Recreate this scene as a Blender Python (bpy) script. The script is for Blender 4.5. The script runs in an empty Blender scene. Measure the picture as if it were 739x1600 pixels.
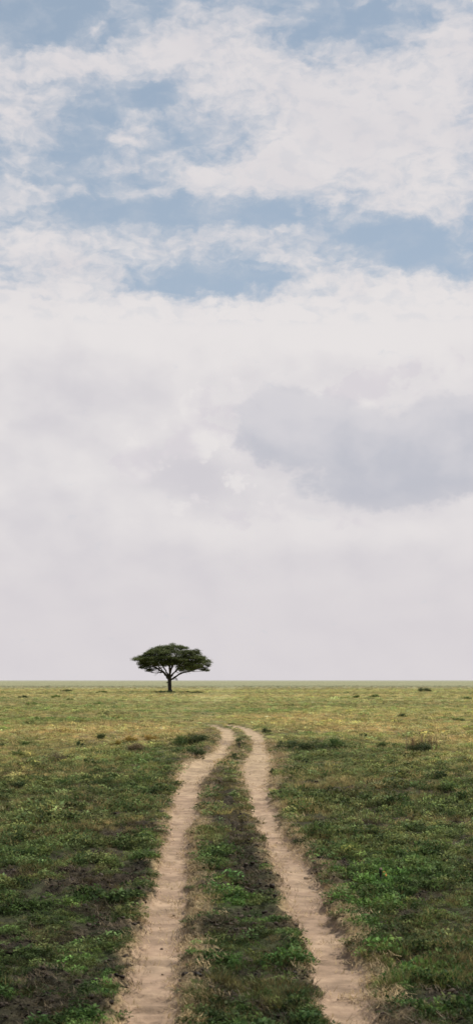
import bpy, math, random
import numpy as np

random.seed(7)
rng = np.random.default_rng(11)
C = bpy.context.scene.collection
PI = math.pi
H = 2.68            # eye height: the photograph was taken standing up in a vehicle
F = 2200.0          # focal length in photograph pixels
HZ = 1063.0         # horizon row
CX = 369.5


def ground_pt(px, py):
    d = F * H / (py - HZ)
    return (px - CX) * d / F, d


# ----------------------------------------------------------------- numpy noise
def _hash(ix, iy, seed):
    h = (ix.astype(np.int64) * 374761393 + iy.astype(np.int64) * 668265263 + seed * 974711) & 0xFFFFFFFF
    h = ((h ^ (h >> 13)) * 1274126177) & 0xFFFFFFFF
    h = h ^ (h >> 16)
    return (h & 0xFFFF) / 65535.0


def vnoise(x, y, seed=0):
    x = np.asarray(x, float); y = np.asarray(y, float)
    ix = np.floor(x); iy = np.floor(y)
    fx = x - ix; fy = y - iy
    fx = fx * fx * fx * (fx * (fx * 6 - 15) + 10); fy = fy * fy * fy * (fy * (fy * 6 - 15) + 10)
    a = _hash(ix, iy, seed); b = _hash(ix + 1, iy, seed)
    c = _hash(ix, iy + 1, seed); d = _hash(ix + 1, iy + 1, seed)
    return (a + (b - a) * fx) * (1 - fy) + (c + (d - c) * fx) * fy


def fbm(x, y, wl, seed=0, octs=4, gain=0.5):
    """0..1, mean 0.5"""
    s = 0; a = 1; t = 0
    x = np.asarray(x, float) / wl; y = np.asarray(y, float) / wl
    for k in range(octs):
        cs, sn = math.cos(0.7 * k + 0.3), math.sin(0.7 * k + 0.3)
        s = s + a * vnoise(x * cs - y * sn + 17.3 * k, x * sn + y * cs - 9.1 * k, seed * 31 + k)
        t += a; a *= gain; x = x * 2.03; y = y * 2.03
    return s / t


def sstep(a, b, x):
    t = np.clip((x - a) / (b - a), 0, 1)
    return t * t * (3 - 2 * t)


def mixc(c0, c1, t):
    t = np.clip(t, 0, 1)[..., None]
    return c0 * (1 - t) + c1 * t


# ------------------------------------------------------------- the wheel tracks
RUT_L = [(1700, 150, 262), (1600, 183, 277), (1500, 211, 288), (1400, 238, 293), (1300, 257, 300), (1250, 272, 313),
         (1220, 278, 323), (1200, 284, 337), (1190, 300, 350), (1180, 325, 364), (1170, 337, 365), (1160, 341, 368),
         (1150, 346, 370), (1140, 337, 363), (1133, 322, 340), (1130, 308, 330), (1127, 285, 310), (1124, 250, 280)]
RUT_R = [(1700, 550, 650), (1600, 512, 595), (1500, 485, 550), (1400, 448, 507), (1300, 409, 447), (1250, 388, 422),
         (1220, 378, 424), (1200, 377, 425), (1190, 380, 428), (1180, 386, 427), (1170, 391, 422), (1160, 394, 414),
         (1150, 390, 412), (1140, 374, 395), (1133, 356, 378), (1130, 346, 362), (1127, 325, 348), (1124, 290, 320)]


def rut_table(rows):
    ys, cs, ws = [], [], []
    for py, a, b in rows:
        xa, d = ground_pt(a, py); xb, _ = ground_pt(b, py)
        ys.append(d); cs.append((xa + xb) / 2); ws.append((xb - xa) / 2 * (1.06 if d < 60 else 1.2))
    return np.array(ys), np.array(cs), np.array(ws)


TL, TR = rut_table(RUT_L), rut_table(RUT_R)
TR = (TR[0], TR[1], TR[2] * 1.10)


def rut_uv(X, Y, T):
    """signed lateral position in half widths, fading out past the far end"""
    c = np.interp(Y, T[0], T[1]); w = np.interp(Y, T[0], T[2])
    u = (X - c) / w
    far = sstep(84, 91, Y)
    return u, w, far


def tracks(X, Y):
    wob = (fbm(X, Y, 0.9, 5, 4) - 0.5) * 0.75 + (fbm(X, Y, 0.16, 6, 3) - 0.5) * 0.85
    uL, wL, fL = rut_uv(X, Y, TL); uR, wR, fR = rut_uv(X, Y, TR)
    eL = np.abs(uL) + wob + fL * 1.5; eR = np.abs(uR) + wob + fR * 1.5
    e = np.minimum(eL, eR)
    dirt = 1 - sstep(0.80, 1.12, e)
    return dirt, e, uL, uR, wL, wR


def soil_patch(X, Y, uL, uR):
    """bare dark earth between the grass"""
    d = np.hypot(X, Y)
    n = fbm(X, Y * 0.8, .38, 21, 4) * .75 + fbm(X, Y, 1.6, 23, 3) * .25
    near = 1 - sstep(16, 34, d)
    band = np.exp(-((uL + 3.6 + (fbm(X, Y, 3, 22) - .5) * 3) / 1.5) ** 2) * (1 - sstep(20, 32, d))          # left of the left wheel track
    med = np.exp(-((uR + 2.4) / 1.2) ** 2) * sstep(14, 20, d) * (1 - sstep(38, 50, d))                       # clods on the hump
    low = (1 - sstep(11.5, 15.5, d))
    s = sstep(0.575, 0.68, n + 0.035 * near + 0.14 * band + 0.29 * med + 0.055 * low - 0.13 * sstep(25, 60, d))
    return s


def height(X, Y):
    d = np.hypot(X, Y)
    dirt, e, uL, uR, wL, wR = tracks(X, Y)
    z = (fbm(X, Y, 9.0, 1, 3) - 0.5) * 0.16 * (1 - sstep(120, 300, d))
    z = z + (fbm(X, Y, 0.5, 2, 4) - 0.5) * 0.17 * (1 - dirt) * (1 - sstep(60, 120, d))
    dep = 1 - sstep(0.55, 1.35, e)
    z = z - 0.085 * dep
    # raised lips just outside the wheel tracks, higher on the outside of the bend
    lip = np.exp(-((e - 1.55) / 0.45) ** 2)
    z = z + 0.035 * lip * (0.4 + 1.2 * fbm(X, Y, 1.1, 9, 2))
    bank = sstep(38, 46, Y) * (1 - sstep(70, 80, Y)) * np.exp(-((uL + 1.7) / 0.7) ** 2)
    z = z + 0.14 * bank
    # tyre ripples across the ruts
    ph = Y * 2 * PI / 0.34 + (fbm(X, Y, 0.6, 14, 3) - 0.5) * 16
    z = z + dirt * (0.018 * np.sin(ph + .5 * np.sin(ph)) * sstep(.48, .72, fbm(X, Y, .8, 15, 2)) + (fbm(X, Y, 0.10, 16, 3) - 0.5) * 0.024 * (.45 + sstep(.2, .9, e)) + (fbm(X, Y, 0.35, 17, 2) - 0.5) * 0.015)
    soil = soil_patch(X, Y, uL, uR)
    z = z + soil * (1 - dirt) * (fbm(X, Y, 0.16, 18, 4) - 0.5) * 0.14
    return z


# albedo palette (linear); the far tone includes painted distance haze
P = {k: np.array(v) for k, v in dict(
    vivid=(.122, .208, .052), green=(.130, .160, .060), dark=(.045, .068, .024), olive=(.255, .238, .100),
    dull=(.185, .150, .080), tan=(.50, .375, .175), ygreen=(.415, .395, .150), soil=(.026, .019, .014),
    straw=(.42, .305, .17), far=(.262, .247, .142), gold=(.42, .33, .07)).items()}


PATCHES = [(478, 1172, 65, 9, 'dark', .8), (545, 1163, 50, 6, 'dark', .55), (300, 1165, 40, 14, 'dark', .75), (320, 1150, 26, 10, 'dull', .8), (270, 1160, 50, 8, 'green', .6), (376, 1165, 12, 20, 'dark', .7), (425, 1200, 14, 30, 'green', .6), (655, 1175, 40, 6, 'green', .7), (300, 1183, 40, 6, 'dark', .7), (265, 1215, 20, 18, 'dark', .5), (445, 1145, 30, 8, 'dull', .6),
    (105, 1440, 45, 45, 'vivid', .9), (130, 1515, 38, 42, 'vivid', .9), (45, 1408, 25, 22, 'vivid', .8), (8, 1480, 22, 30, 'vivid', .7), (140, 1345, 60, 40, 'green', .6),
    (60, 1330, 80, 50, 'green', .7), (150, 1585, 50, 22, 'vivid', .6), (395, 1400, 42, 45, 'vivid', .95), (400, 1465, 45, 30, 'vivid', .6), (370, 1360, 25, 30, 'green', .7), (415, 1540, 40, 30, 'green', .5), (310, 1580, 25, 25, 'olive', .7),
    (640, 1365, 60, 32, 'vivid', .75), (560, 1480, 30, 35, 'vivid', .8), (620, 1530, 60, 40, 'vivid', .6), (722, 1460, 28, 28, 'vivid', .8), (500, 1340, 40, 60, 'green', .6), (720, 1300, 40, 25, 'olive', .7),
    (60, 1565, 70, 40, 'dark', .75), (20, 1520, 30, 20, 'dark', .6), (680, 1575, 70, 32, 'dark', .75), (345, 1545, 40, 60, 'dark', .75), (450, 1560, 35, 50, 'dark', .5), (325, 1420, 15, 60, 'dark', .6), (600, 1440, 30, 20, 'dark', .5),
    (690, 1485, 50, 35, 'dull', .7), (705, 1395, 45, 40, 'dull', .75), (170, 1330, 25, 45, 'dull', .8), (110, 1455, 20, 20, 'dull', .5), (75, 1480, 20, 30, 'dull', .6), (345, 1290, 25, 40, 'dull', .5), (510, 1250, 60, 30, 'olive', .6),
    (80, 1270, 90, 22, 'olive', .75), (220, 1260, 40, 30, 'green', .6), (160, 1235, 90, 18, 'green', .55), (620, 1290, 120, 26, 'olive', .7), (620, 1240, 120, 16, 'dull', .45), (560, 1212, 110, 12, 'olive', .7),
    (640, 1193, 110, 9, 'ygreen', .85), (480, 1190, 50, 14, 'green', .7), (715, 1180, 40, 10, 'ygreen', .8), (540, 1172, 60, 7, 'green', .8), (680, 1172, 60, 6, 'vivid', .5),
    (690, 1157, 60, 10, 'tan', .85), (580, 1137, 120, 8, 'tan', .75), (480, 1128, 80, 6, 'tan', .65), (650, 1128, 90, 5, 'olive', .6), (700, 1140, 50, 6, 'tan', .6), (560, 1111, 150, 3, 'ygreen', .8),
    (250, 1148, 60, 9, 'tan', .85), (120, 1150, 80, 9, 'tan', .75), (60, 1190, 70, 10, 'ygreen', .8), (40, 1212, 60, 12, 'tan', .6), (150, 1190, 50, 10, 'ygreen', .7), (230, 1190, 50, 14, 'vivid', .5), (40, 1155, 40, 8, 'olive', .6),
    (150, 1130, 120, 4, 'dull', .55), (60, 1118, 80, 3, 'olive', .5), (80, 1107, 60, 3, 'vivid', .6), (200, 1115, 80, 3, 'olive', .5), (300, 1121, 110, 3, 'vivid', .45), (640, 1100, 100, 3, 'dull', .4), (420, 1093, 70, 2.5, 'dull', .5)]


def zones(X, Y):
    d = np.hypot(X, Y)
    pxx = CX + X / np.maximum(Y, 1) * F
    big = fbm(X, Y * 0.75, 16, 41, 4)
    mid = fbm(X, Y, 4.0, 42, 4)
    sml = fbm(X, Y, 1.1, 43, 3)
    streak = fbm(X * 0.45, Y, 26, 44, 4)
    return d, pxx, big, mid, sml, streak


def cover_colour(X, Y):
    """average colour of the plant cover at a place, with haze painted in far off"""
    d, pxx, big, mid, sml, streak = zones(X, Y)
    n = X.shape[0]
    # near: dark green with vivid patches and dull dead patches
    c = np.tile(P['green'], (n, 1))
    c = mixc(c, P['dark'], sstep(.48, .62, sml) * .8)
    c = mixc(c, P['vivid'], sstep(.50, .60, mid) * .9)
    c = mixc(c, P['dull'], sstep(.54, .66, fbm(X, Y, 2.4, 45, 3)) * .6)
    # middle: olive and brownish
    m = np.tile(P['olive'], (n, 1)) * 1.0
    m = mixc(m, P['green'], sstep(.42, .56, mid) * .8)
    m = mixc(m, P['dull'], sstep(.54, .66, fbm(X, Y, 2.2, 46, 3)) * .6)
    m = mixc(m, P['dark'], sstep(.56, .66, sml) * .6)
    c = mixc(c, m, sstep(15, 27, d + (big - .5) * 10))
    # beyond: yellow green with tan streaks
    f = np.tile(P['ygreen'], (n, 1)) * .85
    f = mixc(f, P['tan'] * .9, sstep(.46, .60, streak) * .85)
    f = mixc(f, P['olive'], sstep(.48, .60, fbm(X * .6, Y, 9, 47, 4)) * .9)
    f = mixc(f, P['vivid'] * 1.15, sstep(.60, .70, fbm(X * .5, Y, 12, 48, 3)) * .7)
    c = mixc(c, f, sstep(36, 58, d + (big - .5) * 30))
    # tall dry grass left of the bend and on the right, at 60 to 85 m
    t = sstep(58, 66, d) * (1 - sstep(84, 92, d)) * (1 - sstep(-4, -2, X)) * sstep(.40, .52, mid + .06)
    c = mixc(c, P['tan'], t * .75)
    t = sstep(58, 64, d) * (1 - sstep(80, 90, d)) * sstep(4, 7, X) * sstep(.42, .54, mid + .05)
    c = mixc(c, P['tan'], t * .6)
    # green sward on the left inside of the bend
    t = sstep(36, 40, d) * (1 - sstep(52, 58, d)) * sstep(-6, -4, X) * (1 - sstep(0, 3, X))
    c = mixc(c, P['green'] * 1.25, t * .7)
    # patches of one kind of cover, where the plain shows them
    wx = (fbm(X / np.maximum(Y, 2) * 18, np.log(np.maximum(Y, 2)) * 18, 1.6, 55, 4) - .5)
    wy = (fbm(X / np.maximum(Y, 2) * 18, np.log(np.maximum(Y, 2)) * 18, 1.6, 56, 4) - .5)
    lx = X / np.maximum(Y, 2); ly = H / np.maximum(Y, 2)
    for px, py, rx, ry, k, wt in PATCHES:
        q = ((lx - (px - CX) / F) * F / rx + wx * 2.4) ** 2 + ((ly - (py - HZ) / F) * F / ry + wy * 2.4) ** 2
        c = mixc(c, np.tile(P[k], (n, 1)), np.exp(-q * .8) * wt)
    # the far plain
    p = P['ygreen'] * 1.08
    g = mixc(np.tile(p, (n, 1)), P['olive'] * 1.15, sstep(.45, .6, fbm(X * .35, Y, 40, 49, 4)) * .75)
    g = mixc(g, P['tan'], sstep(.54, .66, fbm(X * .3, Y, 45, 50, 4)) * .55)
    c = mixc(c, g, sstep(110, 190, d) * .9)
    h = mixc(np.tile(P['far'], (n, 1)), P['far'] * np.array((.86, .92, .9)), sstep(.45, .6, fbm(X * .12, Y, 160, 51, 4)))  # distance haze painted into the ground colour, paler farther out
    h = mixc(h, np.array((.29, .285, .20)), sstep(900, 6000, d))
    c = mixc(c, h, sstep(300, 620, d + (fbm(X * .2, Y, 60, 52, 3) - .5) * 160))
    return c


# ----------------------------------------------------------------- mesh helpers
def mesh_obj(name, V, faces, mats, parent=None, link=True, smooth=False, uvcol=None, midx=None):
    me = bpy.data.meshes.new(name)
    V = np.asarray(V, np.float32)
    if isinstance(faces, np.ndarray):
        k = faces.shape[1]
        me.vertices.add(len(V)); me.vertices.foreach_set('co', V.ravel())
        me.loops.add(faces.size); me.loops.foreach_set('vertex_index', faces.ravel().astype(np.int32))
        me.polygons.add(len(faces)); me.polygons.foreach_set('loop_start', np.arange(0, faces.size, k, dtype=np.int32))
        me.update(calc_edges=True)
    else:
        me.from_pydata(V.tolist(), [], faces)
    for m in (mats if isinstance(mats, (list, tuple)) else [mats]):
        me.materials.append(m)
    if midx is not None:
        me.polygons.foreach_set('material_index', np.asarray(midx, np.int32))
    if smooth:
        me.polygons.foreach_set('use_smooth', np.ones(len(me.polygons), bool))
    if uvcol is not None:
        for an, arr in uvcol.items():
            arr = np.asarray(arr, np.float32)
            if arr.ndim == 1:
                a = me.attributes.new(an, 'FLOAT', 'POINT'); a.data.foreach_set('value', arr)
            else:
                a = me.attributes.new(an, 'FLOAT_COLOR', 'POINT')
                a.data.foreach_set('color', np.concatenate([arr, np.ones((len(arr), 1), np.float32)], 1).ravel())
    me.validate()
    o = bpy.data.objects.new(name, me)
    if link:
        C.objects.link(o)
    o.parent = parent
    return o


def tag(o, label=None, cat=None, group=None, kind=None):
    if label: o['label'] = label
    if cat: o['category'] = cat
    if group: o['group'] = group
    if kind: o['kind'] = kind
    return o


def empty(name, loc, rz=0):
    o = bpy.data.objects.new(name, None)
    C.objects.link(o); o.location = loc; o.rotation_euler = (0, 0, rz); o.empty_display_size = .2
    return o


class MB:
    """collects leaf quads and tapering tubes"""
    def __init__(s):
        s.V = []; s.Fq = []; s.n = 0; s.att = []

    def tube(s, pts, rad, seg=8, shade=1.0, rough=0.0):
        pts = [np.array(p, float) for p in pts]
        rings = []
        for i, p in enumerate(pts):
            a = pts[max(i - 1, 0)]; b = pts[min(i + 1, len(pts) - 1)]
            t = b - a; t /= np.linalg.norm(t) + 1e-9
            u = np.cross(t, (0.13, 1, 0.07)); u /= np.linalg.norm(u); w = np.cross(t, u)
            ring = []
            for k in range(seg):
                an = 2 * PI * k / seg
                r = rad[i] * (1 + rough * (random.random() - .5))
                ring.append(p + r * (math.cos(an) * u + math.sin(an) * w))
            rings.append(ring)
        base = s.n
        for r in rings: s.V.extend(r)
        s.n += len(rings) * seg
        s.att.extend([shade] * (len(rings) * seg))
        for i in range(len(rings) - 1):
            for k in range(seg):
                a = base + i * seg + k; b = base + i * seg + (k + 1) % seg
                s.Fq.append((a, b, b + seg, a + seg))
        # closed end
        s.Fq.append(tuple(base + (len(rings) - 1) * seg + k for k in range(0, seg, max(1, seg // 4)))[:4])

    def leaves(s, P0, U, W, shade):
        """P0 centres, U half length vectors, W half width vectors: a pointed quad each"""
        n = len(P0)
        q = np.stack([P0 - U, P0 + W - U * .15, P0 + U, P0 - W - U * .15], 1).reshape(-1, 3)
        base = s.n
        s.V.extend(list(q)); s.n += 4 * n
        s.att.extend(np.repeat(shade, 4).tolist())
        s.Fq.extend([(base + 4 * i, base + 4 * i + 1, base + 4 * i + 2, base + 4 * i + 3) for i in range(n)])

    def build(s, name, mat, parent=None, link=True, smooth=False):
        return mesh_obj(name, np.array(s.V), s.Fq, mat, parent, link, smooth, {'shade': np.array(s.att)})


def rand_frames(n, flat=0.5):
    """random leaf frames; flat -> 1 lies level"""
    an = rng.uniform(0, 2 * PI, n)
    tilt = rng.normal(0, 1, n) * (1 - flat) * 1.1
    U = np.stack([np.cos(an) * np.cos(tilt), np.sin(an) * np.cos(tilt), np.sin(tilt)], 1)
    R = rng.normal(0, 1, (n, 3)) * (1 - flat) + np.array((0, 0, 1.0))
    W = np.cross(U, R); W /= np.linalg.norm(W, axis=1)[:, None] + 1e-9
    return U, W


# -------------------------------------------------------------------- materials
class NT:
    def __init__(s, tree): s.t = tree; tree.nodes.clear()

    def n(s, typ, **kw):
        nd = s.t.nodes.new(typ)
        for k, v in kw.items(): setattr(nd, k, v)
        return nd

    def link(s, a, b): s.t.links.new(a, b)

    def setin(s, sock, v):
        if hasattr(v, 'is_output'): s.link(v, sock)
        else: sock.default_value = v

    def m(s, op, a, b=None, c=None, clamp=False):
        nd = s.n('ShaderNodeMath', operation=op); nd.use_clamp = clamp
        s.setin(nd.inputs[0], a)
        if b is not None: s.setin(nd.inputs[1], b)
        if c is not None: s.setin(nd.inputs[2], c)
        return nd.outputs[0]

    def mix(s, f, a, b, blend='MIX'):
        nd = s.n('ShaderNodeMix', data_type='RGBA', blend_type=blend)
        s.setin(nd.inputs[0], f)
        for sock, v in ((nd.inputs[6], a), (nd.inputs[7], b)):
            if hasattr(v, 'is_output'): s.link(v, sock)
            else: sock.default_value = (*v, 1) if len(v) == 3 else v
        return nd.outputs[2]

    def smooth(s, x, a, b, o0=0.0, o1=1.0):
        nd = s.n('ShaderNodeMapRange', interpolation_type='SMOOTHSTEP')
        s.setin(nd.inputs[0], x)
        for i, v in enumerate((a, b, o0, o1)): nd.inputs[1 + i].default_value = v
        return nd.outputs[0]

    def noise(s, vec, scale, detail=4, rough=.55, dist=0.0, dim='3D'):
        nd = s.n('ShaderNodeTexNoise', noise_dimensions=dim)
        if vec is not None: s.link(vec, nd.inputs['Vector'])
        nd.inputs['Scale'].default_value = scale; nd.inputs['Detail'].default_value = detail
        nd.inputs['Roughness'].default_value = rough; nd.inputs['Distortion'].default_value = dist
        return nd.outputs[0]


def new_mat(name):
    m = bpy.data.materials.new(name); m.use_nodes = True
    return m, NT(m.node_tree)


def leaf_material(name, trans=.35, attr=None, base=(.06, .09, .03), vary=.5, instancer=False, rough=.6):
    """thin leaf: diffuse + some light through it, with per leaf brightness from the mesh"""
    m, t = new_mat(name)
    out = t.n('ShaderNodeOutputMaterial')
    sh = t.n('ShaderNodeAttribute', attribute_name='shade')
    if instancer:
        ca = t.n('ShaderNodeAttribute', attribute_name='col', attribute_type='INSTANCER')
        col = ca.outputs['Color']
    else:
        geo = t.n('ShaderNodeNewGeometry')
        nz = t.noise(geo.outputs['Position'], 2.3, 3)
        b2 = tuple(min(1, v * k) for v, k in zip(base, (1.5, 1.25, 1.2)))
        col = t.mix(t.smooth(nz, .4, .62), base, b2)
    sc = t.n('ShaderNodeVectorMath', operation='SCALE')
    t.link(col, sc.inputs[0]); t.link(sh.outputs['Fac'], sc.inputs['Scale'])
    p = t.n('ShaderNodeBsdfPrincipled'); p.inputs['Roughness'].default_value = rough
    p.inputs['Specular IOR Level'].default_value = .12
    t.link(sc.outputs[0], p.inputs['Base Color'])
    tr = t.n('ShaderNodeBsdfTranslucent'); t.link(sc.outputs[0], tr.inputs['Color'])
    mx = t.n('ShaderNodeMixShader'); mx.inputs[0].default_value = trans
    t.link(p.outputs[0], mx.inputs[1]); t.link(tr.outputs[0], mx.inputs[2])
    t.link(mx.outputs[0], out.inputs['Surface'])
    return m


def ground_material():
    m, t = new_mat('savanna_earth')
    out = t.n('ShaderNodeOutputMaterial')
    geo = t.n('ShaderNodeNewGeometry'); pos = geo.outputs['Position']
    gc = t.n('ShaderNodeAttribute', attribute_name='gcol').outputs['Color']
    f1 = t.noise(pos, 9, 6, .65); f2 = t.noise(pos, 55, 4, .6); f3 = t.noise(pos, 1.3, 4)
    pk = t.n('ShaderNodeAttribute', attribute_name='packed').outputs['Fac']
    k = t.m('MULTIPLY', t.smooth(f1, .32, .68, .55, 1.45), t.smooth(f2, .3, .7, .65, 1.4))
    f4 = t.noise(pos, 5, 5, .6)
    k = t.m('MULTIPLY_ADD', pk, t.m('SUBTRACT', t.smooth(f4, .3, .7, .80, 1.20), k), k)
    k = t.m('MULTIPLY', k, t.smooth(f3, .3, .7, .85, 1.15))
    sc = t.n('ShaderNodeVectorMath', operation='SCALE'); t.link(gc, sc.inputs[0]); t.link(k, sc.inputs['Scale'])
    p = t.n('ShaderNodeBsdfPrincipled'); p.inputs['Roughness'].default_value = .95
    p.inputs['Specular IOR Level'].default_value = .1
    t.link(sc.outputs[0], p.inputs['Base Color'])
    bp = t.n('ShaderNodeBump'); bp.inputs['Strength'].default_value = .8; bp.inputs['Distance'].default_value = .03
    t.link(t.m('MULTIPLY', t.noise(pos, 40, 6, .65), t.m('MULTIPLY_ADD', pk, -.72, 1.0)), bp.inputs['Height']); t.link(bp.outputs[0], p.inputs['Normal'])
    t.link(p.outputs[0], out.inputs['Surface'])
    return m


def bark_material(name, c0, c1, scale=6):
    m, t = new_mat(name)
    out = t.n('ShaderNodeOutputMaterial')
    tc = t.n('ShaderNodeTexCoord'); mp = t.n('ShaderNodeMapping'); mp.inputs['Scale'].default_value = (1, 1, .25)
    t.link(tc.outputs['Object'], mp.inputs[0])
    nz = t.noise(mp.outputs[0], scale, 6, .65)
    col = t.mix(t.smooth(nz, .35, .65), c0, c1)
    p = t.n('ShaderNodeBsdfPrincipled'); p.inputs['Roughness'].default_value = .9
    t.link(col, p.inputs['Base Color'])
    bp = t.n('ShaderNodeBump'); bp.inputs['Strength'].default_value = .8; bp.inputs['Distance'].default_value = .05
    t.link(nz, bp.inputs['Height']); t.link(bp.outputs[0], p.inputs['Normal'])
    t.link(p.outputs[0], out.inputs['Surface'])
    return m


# ---------------------------------------------------------------------- ground
def build_ground():
    th_f = np.radians(np.linspace(-17, 17, 720))
    th_b = np.radians(np.linspace(17, 343, 110))[1:-1]
    th = np.concatenate([th_f, th_b])            # 0 = +Y, clockwise
    r1 = np.geomspace(0.4, 8.0, 40)[:-1]
    r2 = np.geomspace(8.0, 115.0, 900)[:-1]
    r3 = np.geomspace(115.0, 700.0, 150)[:-1]
    r4 = np.geomspace(700.0, 40000.0, 60)
    r = np.concatenate([r1, r2, r3, r4])
    nt, nr = len(th), len(r)
    RR, TT = np.meshgrid(r, th, indexing='ij')
    X = (RR * np.sin(TT)).ravel(); Y = (RR * np.cos(TT)).ravel()
    Z = height(X, Y)
    d = np.hypot(X, Y)
    dirt, e, uL, uR, wL, wR = tracks(X, Y)
    soil = soil_patch(X, Y, uL, uR)
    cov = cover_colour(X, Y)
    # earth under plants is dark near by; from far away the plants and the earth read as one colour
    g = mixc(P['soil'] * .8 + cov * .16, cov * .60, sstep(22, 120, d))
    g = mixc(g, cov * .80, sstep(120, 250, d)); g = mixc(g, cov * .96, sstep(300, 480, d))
    g = mixc(g, np.array((.034, .025, .018)), soil * (1 - sstep(60, 90, d)) * (.35 + .65 * fbm(X, Y, .4, 61, 3)))
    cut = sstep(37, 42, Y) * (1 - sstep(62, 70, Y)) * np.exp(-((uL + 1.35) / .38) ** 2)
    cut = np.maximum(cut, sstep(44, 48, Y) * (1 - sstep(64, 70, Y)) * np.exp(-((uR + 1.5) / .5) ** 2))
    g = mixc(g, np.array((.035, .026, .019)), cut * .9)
    # straw coloured verge
    sd = np.where(np.abs(uL) < np.abs(uR), uL, uR)
    verge = np.exp(-(np.maximum(e - 1.0, 0) / np.where(sd > 0, .75, .36)) ** 2) * (1 - sstep(34, 60, d) * .7) * np.clip(fbm(X, Y, .5, 62, 3) * 1.5, 0, 1)
    g = mixc(g, P['straw'] * .66, verge)
    dcol = mixc(np.tile(np.array((.300, .208, .142)), (len(X), 1)), np.array((.345, .245, .165)), sstep(.35, .65, fbm(X, Y, .8, 63, 4)))
    dcol = mixc(dcol, np.array((.215, .150, .100)), sstep(.58, .72, fbm(X * .6, Y * 1.6, .25, 64, 3)) * .5)
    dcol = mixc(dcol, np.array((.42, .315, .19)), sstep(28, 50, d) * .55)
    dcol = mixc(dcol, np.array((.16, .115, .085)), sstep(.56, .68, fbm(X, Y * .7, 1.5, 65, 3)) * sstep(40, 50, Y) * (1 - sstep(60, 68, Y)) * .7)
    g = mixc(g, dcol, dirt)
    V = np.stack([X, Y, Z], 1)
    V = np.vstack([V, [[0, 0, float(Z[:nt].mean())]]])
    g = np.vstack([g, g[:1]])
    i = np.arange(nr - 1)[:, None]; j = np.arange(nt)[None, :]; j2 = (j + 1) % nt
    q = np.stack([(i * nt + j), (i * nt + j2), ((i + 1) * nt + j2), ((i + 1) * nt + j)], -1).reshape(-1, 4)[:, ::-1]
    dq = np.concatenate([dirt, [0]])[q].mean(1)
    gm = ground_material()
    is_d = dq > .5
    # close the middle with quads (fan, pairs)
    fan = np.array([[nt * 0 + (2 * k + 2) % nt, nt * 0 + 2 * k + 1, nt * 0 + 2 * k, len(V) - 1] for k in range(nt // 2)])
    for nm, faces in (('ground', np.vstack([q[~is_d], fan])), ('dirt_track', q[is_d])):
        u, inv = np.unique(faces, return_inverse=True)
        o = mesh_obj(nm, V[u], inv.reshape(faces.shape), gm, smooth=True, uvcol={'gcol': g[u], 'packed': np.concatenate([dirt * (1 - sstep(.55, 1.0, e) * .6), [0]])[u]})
        if nm == 'ground':
            tag(o, 'flat savanna plain of grass and earth reaching the horizon', 'ground', kind='structure')
        else:
            tag(o, 'two pale sandy wheel ruts winding away through the grass', 'dirt track', kind='structure')


build_ground()

# ------------------------------------------------------------- grass prototypes
protos = {}


def proto_coll(name, objs):
    c = bpy.data.collections.new(name)
    for o in objs: c.objects.link(o)
    protos[name] = c


M_grass = leaf_material('grass_blade', .42, instancer=True)
M_herb = leaf_material('herb_leaf', .35, instancer=True, rough=.75)
M_straw = leaf_material('dry_straw', .25, instancer=True)


def blade_tuft(name, n, rad, h0, h1, w, lean, mat, curl=.5):
    V, Fc, sh = [], [], []
    for k in range(n):
        a = random.uniform(0, 2 * PI); rr = rad * math.sqrt(random.random())
        bx, by = rr * math.cos(a), rr * math.sin(a)
        h = random.uniform(h0, h1); da = a + random.gauss(0, .9)
        ln = lean * random.uniform(.2, 1.3)
        dx, dy = math.cos(da) * ln * h, math.sin(da) * ln * h
        sa = random.uniform(0, 2 * PI); sx, sy = math.cos(sa) * w / 2, math.sin(sa) * w / 2
        b = len(V)
        s = random.uniform(.65, 1.35)
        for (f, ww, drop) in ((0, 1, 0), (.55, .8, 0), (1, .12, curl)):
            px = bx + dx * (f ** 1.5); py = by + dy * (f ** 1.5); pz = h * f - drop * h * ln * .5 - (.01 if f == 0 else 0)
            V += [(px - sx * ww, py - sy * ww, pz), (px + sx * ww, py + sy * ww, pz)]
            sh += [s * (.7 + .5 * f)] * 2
        Fc += [(b, b + 1, b + 3, b + 2), (b + 2, b + 3, b + 5, b + 4)]
    return mesh_obj(name, np.array(V), np.array(Fc), mat, link=False, uvcol={'shade': np.array(sh)})


def herb_clump(name, n, rad, h, leaf, mat):
    mb = MB()
    a = rng.uniform(0, 2 * PI, n); rr = rad * np.sqrt(rng.random(n))
    z = h * (1 - (rr / rad) ** 2 * .6) * rng.random(n) ** .6
    Pp = np.stack([rr * np.cos(a), rr * np.sin(a), z + .005], 1)
    U, W = rand_frames(n, .45)
    s = leaf * rng.uniform(.6, 1.3, n)[:, None]
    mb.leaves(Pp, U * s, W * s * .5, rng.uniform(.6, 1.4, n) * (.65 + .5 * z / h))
    return mb.build(name, mat, link=False)


def litter(name, n, rad, ln, w, mat):
    V, Fc, sh = [], [], []
    for k in range(n):
        a = random.uniform(0, 2 * PI); rr = rad * math.sqrt(random.random()); x, y = rr * math.cos(a), rr * math.sin(a)
        d = random.uniform(0, PI); l = ln * random.uniform(.4, 1.2) / 2
        cx, cy = math.cos(d), math.sin(d)
        z0 = random.uniform(.004, .02); z1 = z0 + random.uniform(0, .05); b = len(V)
        V += [(x - cx * l + cy * w, y - cy * l - cx * w, z0), (x - cx * l - cy * w, y - cy * l + cx * w, z0),
              (x + cx * l - cy * w * .4, y + cy * l + cx * w * .4, z1), (x + cx * l + cy * w * .4, y + cy * l - cx * w * .4, z1)]
        Fc.append((b, b + 1, b + 2, b + 3)); sh += [random.uniform(.6, 1.3)] * 4
    return mesh_obj(name, np.array(V), np.array(Fc), mat, link=False, uvcol={'shade': np.array(sh)})


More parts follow.
